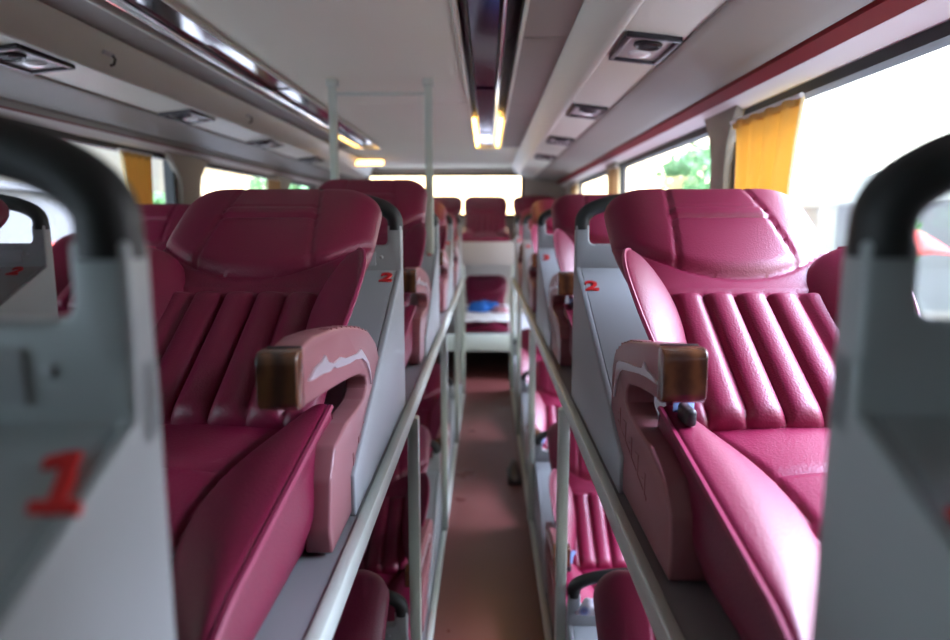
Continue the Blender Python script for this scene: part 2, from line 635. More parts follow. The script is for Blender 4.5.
# ------------------------------------------------------------------ air vents under the ducts
vent = thing('air_vent', '', 'air vent', (.45, 2.05, 1.99), 'air vents along the ceiling ducts')
m = MB()
for q in ((-.075, .075, -.14, -.122), (-.075, .075, .122, .14), (-.075, -.06, -.122, .122), (.06, .075, -.122, .122)):
    m.box(q[0], q[1], q[2], q[3], -.012, .004)
m.build('frame', M['dark'], vent, bevel=.003)
MB().box(-.06, .06, -.122, .122, -.003, .004).build('panel', M['ventpl'], vent)
m = MB()
m.tube([(-.022 + .02 * 0, -.062 + .026 * math.cos(a * PI / 8), -.008) if 0 else (0 + .034 * math.sin(a * PI / 8), -.06 + .034 * math.cos(a * PI / 8), -.008) for a in range(16)], .007, 6, closed=True)
for k in range(3):
    m.box(-.03, .03, -.082 + k * .02, -.078 + k * .02, -.012, -.004)
m.build('nozzle', M['dark'], vent)
m = MB()
m.grid(lambda u, v: (.034 * v * math.cos(2 * PI * u), .05 + .034 * v * math.sin(2 * PI * u), -.004 - .010 * math.sqrt(max(0, 1 - v * v))), 20, 6, True)
m.build('lamp_lens', M['lens'], vent, weld=True)
words_r = ['nearest air vent on the right ceiling duct above the bright magenta seat',
           'second air vent on the right ceiling duct counting from the viewer',
           'third air vent on the right ceiling duct counting from the viewer',
           'fourth and smallest looking air vent on the right ceiling duct']
words_l = ['nearest air vent on the left ceiling duct with a round lamp lens',
           'second air vent on the left ceiling duct counting from the viewer',
           'third air vent on the left ceiling duct counting from the viewer',
           'fourth air vent on the left ceiling duct near the rear']
first = True
for side, ys in ((1, (2.05, 3.18, 4.3, 5.4)), (-1, (2.15, 3.3, 4.45, 5.6))):
    for k, y in enumerate(ys):
        v = vent if first else copy_tree(vent)
        first = False
        x = .447
        v.location = (x if side > 0 else mx_(x), y, 1.9915)
        v.rotation_euler = (0, math.radians(6.8) * side, 0)
        v['label'] = (words_r if side > 0 else words_l)[k]

# small black hooks on the left duct face
hook = thing('coat_hook', '', 'hook', (0, 0, 0), 'hooks on the left duct')
MB().box(-.004, .004, -.03, .03, -.008, .008).build('base', M['ventpl'], hook, bevel=.003)
MB().tube([(.004, .02, .0), (.018, .02, -.004), (.024, .02, -.02), (.016, .02, -.03)], .005, 8).build('prong', M['dark'], hook)
for k, (y, lb) in enumerate(((2.35, 'nearer small black hook on the pale face of the left ceiling duct'),
                             (3.7, 'farther small black hook on the pale face of the left ceiling duct'))):
    h = hook if k == 0 else copy_tree(hook)
    h.location = (mx_(.30) + .006, y, 2.052)
    h.rotation_euler = (0, math.radians(39), 0)
    h['label'] = lb


# ------------------------------------------------------------------ window pillars and curtains
def pillar_cover(sgn, y, k, wide=.075):
    f = (lambda x: x) if sgn > 0 else mx_
    prof = []
    zs = [(1.10, 1), (1.55, 1), (1.70, 1.05), (1.78, 1.25), (1.84, 1.75), (1.88, 2.3), (1.905, 2.5)]
    left = [(y - wide * s_, z) for z, s_ in zs]
    right = [(y + wide * s_, z) for z, s_ in reversed(zs)]
    m = MB().prism(left + right, f(.862), f(.905), 'x')
    o = struct('pillar_trim_%d' % k, m, M['ceil2'], bevel=.01)
    return o


pillar_cover(1, 2.63, 1)
pillar_cover(1, 4.90, 2)
pillar_cover(1, 7.10, 3)
pillar_cover(-1, 4.27, 4, .13)
pillar_cover(-1, 6.22, 5, .13)
pillar_cover(-1, 2.02, 6)


def curtain(sgn, ya, yb, zt, zb, m_, label, rod=True, seed=0):
    f = (lambda x: x) if sgn > 0 else mx_
    rnd = random.Random(seed)
    ph = [rnd.uniform(0, 6) for _ in range(4)]
    root = thing('curtain', label, 'curtain', (f(.845), (ya + yb) / 2, zb), 'curtains at the bus windows')
    cx, cy, cz = root.location
    wd = yb - ya

    def fn(side):
        def g(u, v):
            pl = .024 * math.sin(u * 26 + ph[0]) + .007 * math.sin(u * 53 + ph[1] + v * 1.5)
            tuck = 1 - .22 * math.sin(PI * min(1, v * 1.1)) * 1.0
            yy = cy + wd * (u - .5) * tuck + .008 * math.sin(v * 5 + ph[2])
            return (f(.845 + pl * (.5 + .6 * v) + side) - cx, yy - cy, zt + (zb - zt) * v - cz)
        return g
    c = MB()
    c.grid(fn(0), 70, 24)
    body = c.build('drape', m_, root)
    md = body.modifiers.new('thickness', 'SOLIDIFY')
    md.thickness = .003
    e = MB()
    e.tube([(lambda p: (p[0], p[1] - .006 - .004 * abs(math.sin(j * 1.4)), p[2]))(fn(0)(0.0, j / 60)) for j in range(61)], .006, 6)
    e.build('scalloped_edge', M['lace'], root)
    h = MB()
    h.tube([(f(.845) - cx, ya - .02 - cy, zt + .004 - cz), (f(.845) - cx, yb + .02 - cy, zt + .004 - cz)], .007, 8)
    h.build('rod', M['whitetrim'], root)
    hd = MB()
    hd.box(f(.853) - cx, f(.837) - cx, ya + .01 - cy, yb - .01 - cy, zt - .022 - cz, zt - .003 - cz)
    hd.build('heading_tape', m_, root, bevel=.004)
    return root


curtain(1, 1.93, 2.42, 1.832, 1.13, M['yellow'], 'yellow pleated curtain with scalloped edge behind the bright magenta seat', seed=1)
curtain(-1, 3.42, 3.72, 1.845, 1.13, M['yellow'], 'yellow curtain gathered at the left window beyond the near grey shell', seed=2)
curtain(-1, 5.72, 6.02, 1.845, 1.13, M['tan'], 'tan curtain at the left rear window above the dark red seat', seed=3)
curtain(1, 4.55, 4.78, 1.845, 1.13, M['tan'], 'pale tan curtain beside the second pillar at the right windows', seed=4)
curtain(1, 6.45, 6.95, 1.845, 1.13, M['tan'], 'tan curtain at the far right window near the rear wall', seed=5)


# ------------------------------------------------------------------ bunk frames
HW = .275                                # half width of a berth column
XM, XRC, XLC = -.487, .508, -1.485       # column centres


def bunk_frame(xc, posts, label, aisle, y0=-1.2, y1=5.98, ceil_posts=(), both=False):
    root = thing('bunk_frame', label, 'bunk frame', (xc, 0, 0), 'steel bunk frames')
    MB().box(-HW, HW, y0, y1, ZD - .03, ZD).build('upper_deck', M['deck'], root)
    MB().box(-HW, HW, y0, y1, 0, ZL).build('lower_deck', M['deck'], root, bevel=.004)
    for s in ((aisle,) if not both else (1, -1)):
        e0, e1 = s * (HW), s * (HW + .020)
        MB().box(e0, e1, y0, y1, ZD - .036, ZD + .004).build('rail', M['frame'], root, bevel=.004)
        MB().box(e0, e1, y0, y1, .001, ZL + .004).build('rail', M['frame'], root, bevel=.004)
        for y in posts:
            MB().box(e0, e0 + s * .030, y - .02, y + .02, ZL + .004, ZD - .036).build('post', M['frame'], root, bevel=.005)
    for y in posts:
        MB().box(-HW + .004, HW - .004, y - .015, y + .015, ZD - .06, ZD - .03).build('cross_member', M['frame'], root, bevel=.003)
    for y in ceil_posts:
        z1 = 2.055
        root = thing('pole_frame', 'pair of pale green poles joined by a bar under the ceiling left of the aisle', 'pole frame', (xc, 0, 0))
        xa, xb = HW - .04, -.178
        z1 = 2.04
        for x in (xa, xb):
            MB().box(x - .017, x + .017, y - .017, y + .017, ZD, z1 + .03).build('ceiling_post', M['frame'], root, bevel=.006)
        MB().box(xb + .017, xa - .017, y - .010, y + .010, z1 - .008, z1 + .008).build('cross_bar', M['frame'], root, bevel=.004)
        for x in (xa, xb):
            MB().box(x - .024, x + .024, y - .024, y + .024, z1 + .03, ZC).build('clamp', M['frame'], root, bevel=.005)
    return root


bunk_frame(XM, (.45, 1.77, 3.08, 4.4, 5.7), 'pale metal bunk frame left of the central aisle with two poles up to the ceiling', 1, ceil_posts=(3.02,), both=True)
bunk_frame(XRC, (.48, 1.86, 3.2, 4.56, 5.9), 'grey metal bunk frame right of the aisle against the window wall', -1)
bunk_frame(XLC, (.58, 1.9, 3.2, 4.5, 5.8), 'grey metal bunk frame along the left windows beyond the far aisle', 1)


# ------------------------------------------------------------------ berth shells
SHW = HW - .004
SL_T, SL_E = .36, .07                   # slope height at the riser and at its foot
SL_Y = -.68


def slope_z(y):
    return SL_T + (SL_T - SL_E) * (y + .016) / (-SL_Y - .016)


def make_shell():
    root = thing('berth_shell', '', 'berth shell', (0, 0, 0), 'grey berth shells')
    side = [(.016, 0), (.016, .40), (-.016, .40), (-.016, SL_T), (SL_Y, SL_E), (SL_Y, 0)]
    for s in (1, -1):
        MB().prism(side, s * SHW, s * (SHW - .016), 'x').build('side_wall', M['plastic'], root, bevel=.004, seg=3)
    m = MB()
    m.prism([(-.016, SL_T), (-.016, SL_T - .014), (SL_Y, SL_E - .014), (SL_Y, SL_E)], -SHW + .0162, SHW - .0162, 'x')
    m.build('sloped_top', M['plastic'], root)
    hz = .424
    poly = [(-SHW, SL_T - .02), (SHW, SL_T - .02), (SHW, .475), (SHW - .036, .475), (SHW - .036, hz), (-SHW + .036, hz), (-SHW + .036, .475), (-SHW, .475)]
    poly = rounded_poly(poly, [0, 0, 0, 0, .016, .016, 0, 0], 5)
    MB().prism(poly, -.016, .016, 'y').build('riser', M['plastic'], root, bevel=.006, seg=3)
    # black grip hoop
    xo, z0, hh, pe = SHW - .0175, .478, .068, 2.5
    path = [(xo, 0, .462)]
    for i in range(41):
        an = PI * i / 40
        c_, s_ = math.cos(an), math.sin(an)
        path.append((xo * math.copysign(abs(c_) ** (2 / pe), c_), 0, z0 + hh * s_ ** (2 / pe)))
    path.append((-xo, 0, .462))
    MB().tube(path, .0195, 14, ry=.021).build('grip_hoop', M['grip'], root, angle=75)
    # embossed plate and button on the riser
    MB().box(SHW - .27, SHW - .066, -.0195, -.0155, .372, .408).build('cover_plate', M['plate'], root, bevel=.002)
    m = MB()
    m.grid(lambda u, v: (SHW - .052 + .0055 * v * math.cos(2 * PI * u), -.0155 - .004 * math.sqrt(max(0, 1 - v * v)), .394 + .0055 * v * math.sin(2 * PI * u)), 16, 5, True)
    m.build('button', M['plate'], root, weld=True)
    return root


def numeral_mesh(ch):
    if ch == '1':
        poly = [(-.40, 0), (.52, 0), (.52, .16), (.22, .16), (.22, 1.0), (-.02, 1.0), (-.44, .88), (-.44, .70), (-.08, .78), (-.08, .16), (-.40, .16)]
        polys = [poly]
    else:
        cu = bpy.data.curves.new('numeral', 'FONT')
        cu.body = ch
        cu.size = 1.42
        cu.offset = .035
        cu.extrude = .012
        cu.align_x = 'CENTER'
        o = bpy.data.objects.new('numeral', cu)
        COL.objects.link(o)
        dg = bpy.context.evaluated_depsgraph_get()
        me = bpy.data.meshes.new_from_object(o.evaluated_get(dg))
        bpy.data.objects.remove(o)
        for v in me.vertices:
            v.co = (v.co.x * 1.1 + v.co.y * .05 - .02, v.co.y, v.co.z)
        me.materials.clear()
        me.materials.append(M['red'])
        return me
    m = MB()
    for p in polys:
        m.prism([(x * .66 - .27 * y + .13, y) for x, y in p], -.012, .012, 'z')
    return m.mesh('numeral', M['red'], smooth=False)


NUM = {c: numeral_mesh(c) for c in '12345'}
SLOPE_A = math.atan2(SL_T - SL_E, -SL_Y - .016)


def add_number(shell, ch, x, y, h):
    o = link('number', NUM[ch], shell)
    o.location = (x, y, slope_z(y) + .0012)
    o.rotation_euler = (SLOPE_A, 0, 0)
    o.scale = (h, h, .18)
    tag(o, 'red number ' + ch)
    return o


shell0 = make_shell()
first_shell = [True]


def place_shell(x, y, z, ch, label, side, nx=.19, ny=-.055, nh=.05):
    s = shell0 if first_shell[0] else copy_tree(shell0)
    first_shell[0] = False
    s.location = (x, y, z)
    if z < .5:
        s.scale = (1, 1, .84)
    s['label'] = label
    return s, ch, nx * side, ny, nh


MY = [.42, 1.745, 3.07, 4.39, 5.71]
RY = [.447, 1.845, 3.205, 4.565, 5.92]
LY = [1.875, 3.19, 4.5, 5.8]
todo = []
rowname = ['first', 'second', 'third', 'fourth', 'fifth']
lab_m = ['big grey berth shell with red number 1 in the left foreground',
         'grey shell marked 2 behind the dark red front seat',
         'third grey shell left of the aisle, at the foot of the ceiling poles',
         'fourth grey shell left of the aisle, beyond the ceiling poles',
         'last grey shell left of the aisle beside the rear seats']
lab_r = ['dark grey shell with black hoop in the right foreground',
         'grey shell marked 2 behind the bright magenta front seat',
         'third grey shell right of the aisle with a curved black hoop',
         'fourth grey shell right of the aisle counting from the viewer',
         'last grey shell right of the aisle before the rear seats']
lab_l = ['grey shell with black hoop by the left windows seen through the foreground hoop',
         'second visible grey shell in the row along the left windows',
         'third grey shell in the row along the left windows',
         'last grey shell in the row along the left windows']
for k, y in enumerate(MY):
    if k == 0:
        todo.append(place_shell(XM, y, ZD, '1', lab_m[0], 1, .250, -.083, .046))
    else:
        todo.append(place_shell(XM, y, ZD, str(k + 1), lab_m[k], 1, .236, -.070, .042))
for k, y in enumerate(RY):
    todo.append(place_shell(XRC, y, ZD, str(k + 1), lab_r[k], -1, .24, -.128, .046))
for k, y in enumerate(LY):
    todo.append(place_shell(XLC, y, ZD, str(min(5, k + 2)), lab_l[k], 1, .2, -.06, .042))
lowm = ['lower deck grey shell under the shell marked 2 left of the aisle',
        'lower deck grey shell beneath the ceiling poles left of the aisle',
        'farther lower deck grey shell left of the aisle toward the rear']
lowr = ['lower deck grey shell with dark hoop beside the nearest right post',
        'second lower deck grey shell right of the aisle',
        'third lower deck grey shell right of the aisle',
        'last lower deck grey shell right of the aisle beside the dark stair well']
for k in (1, 2, 3):
    todo.append(place_shell(XM, MY[k], ZL, str(k + 1), lowm[k - 1], 1, .222, -.06, .042))
for k in (1, 2, 3, 4):
    todo.append(place_shell(XRC, RY[k], ZL, str(k + 1), lowr[k - 1], -1, .205, -.075, .042))
for (s, ch, nx, ny, nh) in todo:
    if s.location.z < .5:
        continue
    add_number(s, ch, nx, ny, nh)

# ------------------------------------------------------------------ seats
# local frame: origin on the deck below the backrest top (y = 0 at the shell riser, x = 0 seat centre)
S0Y, S0Z = 1.05 - 1.745, 1.18 - ZD
TH = math.atan2(.40, .63)
CT, ST = math.cos(TH), math.sin(TH)
BL = .75


def bp(x, s, n):                         # backrest coordinates to local
    n -= .034
    return (x, S0Y + s * CT - n * ST, S0Z + s * ST + n * CT)


def back_halfwidth(s):
    wd = .205 + .03 * sstep(.30, .56, s)
    r = .085
    if s > BL - r:
        wd = wd - r + math.sqrt(max(0, r * r - (s - (BL - r)) ** 2))
    if s < .03:
        wd -= .01 * (1 - s / .03)
    return wd


GX = [-.155, -.093, -.031, .031, .093, .155]


def u_seam(x):
    return .385 + .135 * min(1.3, (abs(x) / .225)) ** 2.3


def back_front(x, s):
    wd = back_halfwidth(s)
    u = min(1, abs(x) / wd)
    n = .040 * (1 - u ** 6) ** .5
    hs = u_seam(x)
    # headrest pad
    n += (.011 + .013 * math.sin(PI * min(1, max(0, (s - hs) / (BL - hs))))) * sstep(-.004, .03, s - hs) * (1 - u ** 4)
    n -= .007 * gauss(s - hs, .006)
    vx = .088 + .03 * (BL - s) / .3
    if s > hs:
        n -= .006 * gauss(abs(x) - vx, .005)
        if abs(x) < vx:
            n += .004 * sstep(.572, .578, s) * (1 - sstep(.604, .61, s))
            n -= .004 * gauss(s - .612, .004) + .004 * gauss(s - .57, .004)
    # fluted channels
    top = .335
    k = sstep(top + .004, top - .02, s)
    if abs(x) < .20:
        g = min(abs(x - q) for q in GX)
        puff = 1 - max(0, 1 - g / .033) ** 3.0
        n += .0155 * k * (puff - .35) * (1 if abs(x) < .155 else .4)
        n -= .004 * k * gauss(g, .004)
    n -= .006 * gauss(s - top, .006) * (1 if abs(x) < .18 else 0)
    # soft dip of the smooth band
    n -= .006 * gauss(s - .365, .03) * (1 - u ** 2)
    # ends
    e = 1.0
    if s > BL - .05:
        e = math.sqrt(max(0, 1 - ((s - (BL - .05)) / .05) ** 2))
    if s < .035:
        e = math.sqrt(max(0, 1 - ((.035 - s) / .035) ** 2))
    return n * e, e, u


def make_backrest():
    m = MB()
    NU, NV = 88, 104

    def sv(v):
        return BL * v

    def front(a, v):
        t = math.sin((a * 2 - 1) * PI / 2) * .6 + (a * 2 - 1) * .4
        s = sv(v)
        x = back_halfwidth(s) * t
        n, e, u = back_front(x, s)
        s2 = s - .012 * sstep(.66, .75, s) * (1 - (x / .16) ** 2 if abs(x) < .16 else 0)
        return bp(x, s2, n)

    def rear(a, v):
        t = math.sin((a * 2 - 1) * PI / 2) * .6 + (a * 2 - 1) * .4
        s = sv(v)
        x = back_halfwidth(s) * t
        n, e, u = back_front(x, s)
        s2 = s - .012 * sstep(.66, .75, s) * (1 - (x / .16) ** 2 if abs(x) < .16 else 0)
        return bp(x, s2, -.042 * e * (1 - u ** 6) ** .5)
    m.grid(front, NU, NV)
    m.grid(rear, NU, 40)
    return m.mesh('backrest', M['vinyl'], weld=True, angle=70)


def wing_dims(s, v, far):
    env = max(0.0, math.sin(PI * (v ** 1.35))) ** .5
    return (.078 + .014 * far) * env, .022 * env, .199 - .036 * far + .010 * sstep(.2, .5, s), .060


def make_wing(sgn, far):
    """leaf shaped side bolster standing along the edge of the backrest"""
    m = MB()
    L0, L1 = .03, .43

    def fn(a, v):
        # a around the section, v along the leaf
        s = L0 + (L1 - L0) * v
        hl, th, cx, cn = wing_dims(s, v, far)
        an = 2 * PI * a
        c, q = math.cos(an), math.sin(an)
        x = cx + .70 * hl * c + .72 * th * q * (1 - .3 * c)
        n = cn + .72 * hl * c - .70 * th * q * (1 - .3 * c)
        return bp(sgn * x, s, n)
    m.grid(fn, 28, 44, True)
    return m.mesh('side_wing', M['vinyl'], weld=True, angle=80)


def make_wing_piping(sgn, far):
    m = MB()
    pts = []
    for j in range(1, 44):
        v = j / 44
        s = .03 + .40 * v
        hl, th, cx, cn = wing_dims(s, v, far)
        pts.append(bp(sgn * (cx + .70 * hl), s, cn + .72 * hl))
    m.tube(pts, .0042, 6)
    return m.mesh('piping', M['piping'])


CY0, CY1 = 1.075 - 1.745, .475 - 1.745   # rear and foot end of the seat cushion
CH = .232


def cush_z(x, y):
    t = (CY0 - y) / (CY0 - CY1)
    z = (1.165 - ZD) - .10 * t
    ax = abs(x)
    # lens shaped side bolsters, wide in the middle
    xs_ = .215 - .115 * math.sin(PI * min(1, max(0, (t + .12) / .98))) ** .8
    if ax > xs_:
        q = (ax - xs_) / (CH - xs_ + 1e-6)
        z += .040 * math.sin(PI * .5 * min(1, q * 1.25)) * (1 - sstep(.72, 1.0, t) * .7)
    z -= .008 * gauss(ax - xs_, .006)
    z += .010 * (1 - (ax / xs_) ** 2) if ax < xs_ else 0
    z -= .006 * gauss(t - .23, .010) * (1 if ax < xs_ else 0)
    z -= .03 * sstep(.93, 1.0, t)
    return z


def make_cushion():
    m = MB()

    def top(a, v):
        y = CY0 + (CY1 - CY0) * v
        t = a * 2 - 1
        ax = abs(t)
        x = CH * t
        edge = math.sqrt(max(0, 1 - max(0, (ax - .93) / .07) ** 2))
        z = cush_z(x, y)
        return (x, y, z - .015 * (1 - edge))
    m.grid(top, 90, 60)

    def wall(sgn):
        def g(a, v):
            y = CY0 + (CY1 - CY0) * v
            z1 = cush_z(sgn * CH, y) - .015
            z = z1 + (.012 - z1) * a
            x = sgn * (CH + .006 * math.sin(PI * a) - .012 * sstep(.6, 1, a))
            return (x, y, z)
        return g
    m.grid(wall(1), 8, 60)
    m.grid(wall(-1), 8, 60)
    for y, v in ((CY0, 0), (CY1, 1)):
        pts = [(CH * (i / 20 * 2 - 1)) for i in range(21)]
        up_ = [(x, y, cush_z(x, y) - (.015 if abs(x) > CH * .99 else 0)) for x in pts]
        lo_ = [(x * .97, y, .012) for x in pts]
        n = len(pts)
        m.add(up_ + lo_, [(i, i + 1, n + i + 1, n + i) for i in range(n - 1)])
    return m.mesh('seat_cushion', M['vinyl'], weld=True, angle=50)


def make_cushion_piping(s):
    m = MB()
    m.tube([(s * (CH - .002), CY0 + (CY1 - CY0) * j / 40, cush_z(s * CH, CY0 + (CY1 - CY0) * j / 40) - .006) for j in range(41)], .0055, 6)
    return m.mesh('piping', M['piping'])


def conv(pts):
    return [(y - 1.745, z - ZD) for y, z in pts]


ARM_L = conv([(.785, 1.347), (.86, 1.353), (.958, 1.346), (1.06, 1.334), (1.17, 1.316), (1.27, 1.292), (1.345, 1.258), (1.385, 1.215),
              (1.395, 1.14), (1.39, 1.02), (.925, 1.02), (.915, 1.06), (.93, 1.13), (.965, 1.17), (1.05, 1.180), (1.14, 1.178), (1.20, 1.18), (1.235, 1.195),
              (1.225, 1.215), (1.17, 1.232), (1.09, 1.244), (.97, 1.258), (.87, 1.268), (.785, 1.276)])
ARM_R = conv([(.93, 1.325), (.99, 1.323), (1.06, 1.311), (1.15, 1.297), (1.225, 1.278), (1.275, 1.255), (1.298, 1.225),
              (1.30, 1.15), (1.29, 1.02), (.855, 1.02), (.85, 1.06), (.86, 1.11), (.90, 1.145), (.985, 1.163), (1.08, 1.169), (1.13, 1.172), (1.165, 1.185),
              (1.165, 1.205), (1.145, 1.222), (1.07, 1.235), (.99, 1.244), (.93, 1.248)])


# silver badge on the arm: a low streaking outline with a thin trailing line
EMB_L = [(-0.923, 0.288), (-0.907, 0.292), (-0.89, 0.297), (-0.857, 0.298), (-0.834, 0.303), (-0.817, 0.29), (-0.785, 0.281), (-0.737, 0.281), (-0.698, 0.271), (-0.609, 0.261), (-0.572, 0.262), (-0.536, 0.244), (-0.498, 0.222), (-0.48, 0.2), (-0.475, 0.175), (-0.489, 0.202), (-0.525, 0.228), (-0.56, 0.243), (-0.623, 0.254), (-0.675, 0.258), (-0.722, 0.264), (-0.765, 0.27), (-0.785, 0.277), (-0.81, 0.275), (-0.85, 0.281), (-0.876, 0.283), (-0.904, 0.285)]
EMB_R = [(-0.802, 0.256), (-0.785, 0.259), (-0.762, 0.262), (-0.732, 0.262), (-0.715, 0.27), (-0.704, 0.258), (-0.681, 0.254), (-0.64, 0.248), (-0.594, 0.243), (-0.52, 0.232), (-0.503, 0.224), (-0.49, 0.20), (-0.476, 0.152), (-0.485, 0.155), (-0.502, 0.192), (-0.525, 0.213), (-0.548, 0.222), (-0.612, 0.233), (-0.682, 0.245), (-0.739, 0.252)]


def make_seat(kind):
    """kind: side on which the aisle (and so the armrest) lies"""
    s = 1 if kind == 'right_arm' else -1
    root = thing('sleeper_recliner', '', 'seat', (0, 0, 0), 'reclined sleeper seats')
    link('backrest', ME['backrest'], root)
    for g in (1, -1):
        far = int(g != s)
        wg = link('side_wing', ME['wing%d%d' % (g, far)], root)
        link('piping', ME['wpip%d%d' % (g, far)], wg)
    cu = link('seat_cushion', ME['cushion'], root)
    for g in (1, -1):
        link('piping', ME['cpip%d' % g], cu)
    prof = ARM_L if s > 0 else ARM_R
    xa, xb = (.222, .262) if s > 0 else (.216, .268)
    arm = MB().prism(rounded_poly(prof, .006, 2), s * xa, s * xb, 'x').build('armrest', M['arm'], root, bevel=.007, seg=3)
    # wood-look end cap
    yf, zt, zb = prof[0][0], prof[0][1], prof[-1][1]
    cap = MB()
    for k in range(9):
        pass
    cp = rounded_poly([(yf + .014, zb + .001), (yf + .014, zt + .003), (yf - .018, zt + .001), (yf - .018, zb + .002)], [.004, .006, .026, .026], 6)
    cap.prism(cp, s * (xa - .006), s * (xb + .003), 'x')
    cap.build('end_cap', M['wood'], arm, bevel=.016, seg=5)
    # chrome collar behind the cap
    MB().box(s * (xa - .002), s * (xb + .001), yf + .013, yf + .019, zb + .004, zt + .004).build('collar', M['dark'], arm, bevel=.002)
    # emblem
    MB().prism(EMB_L if s > 0 else EMB_R, s * (xb - .001), s * (xb + .003), 'x').build('emblem', M['silver'], arm, smooth=False)
    # row of small ridges along the top rear edge
    rg = MB()
    rg.prism([(p_[0], p_[1] + d_) for p_, d_ in [(q_, -.004) for q_ in prof[2:6]] + [(q_, .0006) for q_ in prof[5:1:-1]]], s * (xb - .018), s * (xb - .004), 'x')
    for k in range(9):
        y = prof[2][0] + (prof[5][0] - prof[2][0]) * k / 9 + .02
        for a_, c_ in zip(prof[:7], prof[1:8]):
            if a_[0] <= y <= c_[0]:
                z = a_[1] + (c_[1] - a_[1]) * (y - a_[0]) / (c_[0] - a_[0])
                rg.box(s * (xb - .02), s * (xb - .002), y - .005, y + .005, z - .002, z + .002)
    rg.build('grip_ridges', M['arm'], arm)
    # raised lettering-like relief on the lower panel, too worn to read
    rl = MB()
    low = [p_[0] for p_ in prof if p_[1] < .01]
    yb = (min(low) + max(low)) / 2 + .03
    for k in range(5):
        y = yb - .10 + k * .05
        z = .085 + .012 * k
        rl.box(s * (xb - .001), s * (xb + .0012), y, y + .006, z - .022, z + .016)
        rl.box(s * (xb - .001), s * (xb + .0012), y + .0055, y + .024, z + (.010 if k % 2 else -.002), z + (.015 if k % 2 else .003))
    rl.prism([(yb - .11, .062), (yb + .12, .062 + .0552), (yb + .12, .067 + .0552), (yb - .11, .067)], s * (xb - .001), s * (xb + .0012), 'x')
    rl.build('relief', M['arm'], arm)
    # inner trim behind the opening of the arm and the belt buckle
    if s < 0:
        bk = MB().box(s * .196, s * .214, CY0 - .085, CY0 - .035, .178, .206).build('belt_buckle', M['dark'], root, bevel=.007, seg=3)
        st = MB()
        st.tube([(s * .205, CY0 - .04, .19), (s * .196, CY0 - .01, .205), (s * .18, CY0 + .02, .21)], .016, 8, ry=.003)
        st.build('belt_strap', M['belt'], bk)
    return root


ME = dict(backrest=make_backrest(), cushion=make_cushion())
for g in (1, -1):
    for far in (0, 1):
        ME['wing%d%d' % (g, far)] = make_wing(g, far)
        ME['wpip%d%d' % (g, far)] = make_wing_piping(g, far)
    ME['cpip%d' % g] = make_cushion_piping(g)

seatA = make_seat('right_arm')           # aisle on its +x side
seatB = make_seat('left_arm')
used = set()


def place_seat(proto, x, y, z, label, group, rz=0, up=0):
    s = proto if proto.name not in used else copy_tree(proto)
    used.add(proto.name)
    s.location = (x, y, z)
    s.rotation_euler = (0, 0, rz)
    s['label'] = label
    s['group'] = group
    if up:                               # backrest set more upright about its foot
        a = math.radians(up)
        for ch in s.children:
            if ch.name.split('.')[0] in ('backrest', 'side_wing'):
                ch.rotation_euler = (a, 0, 0)
                ch.location = (0, S0Y - (S0Y * math.cos(a) - S0Z * math.sin(a)), S0Z - (S0Y * math.sin(a) + S0Z * math.cos(a)))
    return s


PM, PR = 1.322, 1.362
lm = ['large dark red reclined seat with pink armrest in front of the left shell marked 2',
      'second dark red seat left of the aisle, in front of the ceiling poles',
      'third dark red seat left of the aisle, just beyond the ceiling poles',
      'fourth dark red seat left of the aisle near the rear window']
lr = ['bright magenta reclined seat with wood capped armrest on the right of the aisle',
      'second magenta seat right of the aisle, behind the shell marked 2',
      'third magenta seat right of the aisle counting from the viewer',
      'fourth magenta seat right of the aisle next to the rear seats']
ll = ['red seat nearest by the left windows, mostly hidden by the foreground shell',
      'red seat by the left windows showing between foreground shell and big dark red seat',
      'third red seat along the left windows', 'last red seat along the left windows']
for k in range(4):
    place_seat(seatA, XM + .002, 1.745 + PM * k, ZD, lm[k], 'upper seats left of the aisle', up=(0, 10, 5, 0)[k])
for k in range(4):
    place_seat(seatB, XRC + .004, 1.745 + PR * k + (.015 if k else 0), ZD, lr[k], 'upper seats right of the aisle', up=(0, 4, 6, 3)[k])
for k, y in enumerate(LY):
    place_seat(seatA, XLC, y, ZD, ll[k], 'upper seats along the left windows')
lml = ['lower deck dark red seat beside the near post left of the aisle',
       'lower deck red seat under the ceiling poles left of the aisle',
       'farther lower deck red seat left of the aisle']
lrl = ['lower deck pink seat top in front of the dark hoop right of the aisle',
       'lower deck magenta ribbed seat behind the near post right of the aisle',
       'third lower deck magenta seat right of the aisle, beyond the second post',
       'last lower deck magenta seat right of the aisle']
for k in range(3):
    place_seat(seatA, XM + .002, 1.745 + PM * k, ZL, lml[k], 'lower seats left of the aisle')
for k in range(4):
    place_seat(seatB, XRC + .004, 1.745 + PR * k + .01, ZL, lrl[k], 'lower seats right of the aisle')

# ------------------------------------------------------------------ rear bench: two decks across the back
rb = thing('rear_bunk', 'beige rear bunk across the back of the bus with a dark hollow under it', 'bunk frame', (XC, 6.35, 0))
MB().box(XL - XC + .005, XR - XC - .005, 0, Y1 - 6.35 - .01, 1.25, 1.29).build('upper_deck', M['deck'], rb)
MB().box(XL - XC + .005, XR - XC - .005, -.02, .0, 1.10, 1.31).build('upper_front_panel', M['wall'], rb, bevel=.006)
MB().box(XL - XC + .005, XR - XC - .005, 0, Y1 - 6.35 - .01, .40, .43).build('lower_deck', M['deck'], rb)
MB().box(XL - XC + .005, XR - XC - .005, -.02, .0, .28, .44).build('lower_front_edge', M['frame'], rb, bevel=.006)
for x in (-.235, .25):
    MB().box(x - XC - .02, x - XC + .02, -.02, .02, 0, 1.10).build('post', M['frame'], rb, bevel=.005)
MB().box(XL - XC + .005, XR - XC - .005, Y1 - 6.35 - .06, Y1 - 6.35 - .01, 0, .3).build('back_board', M['dark'], rb)


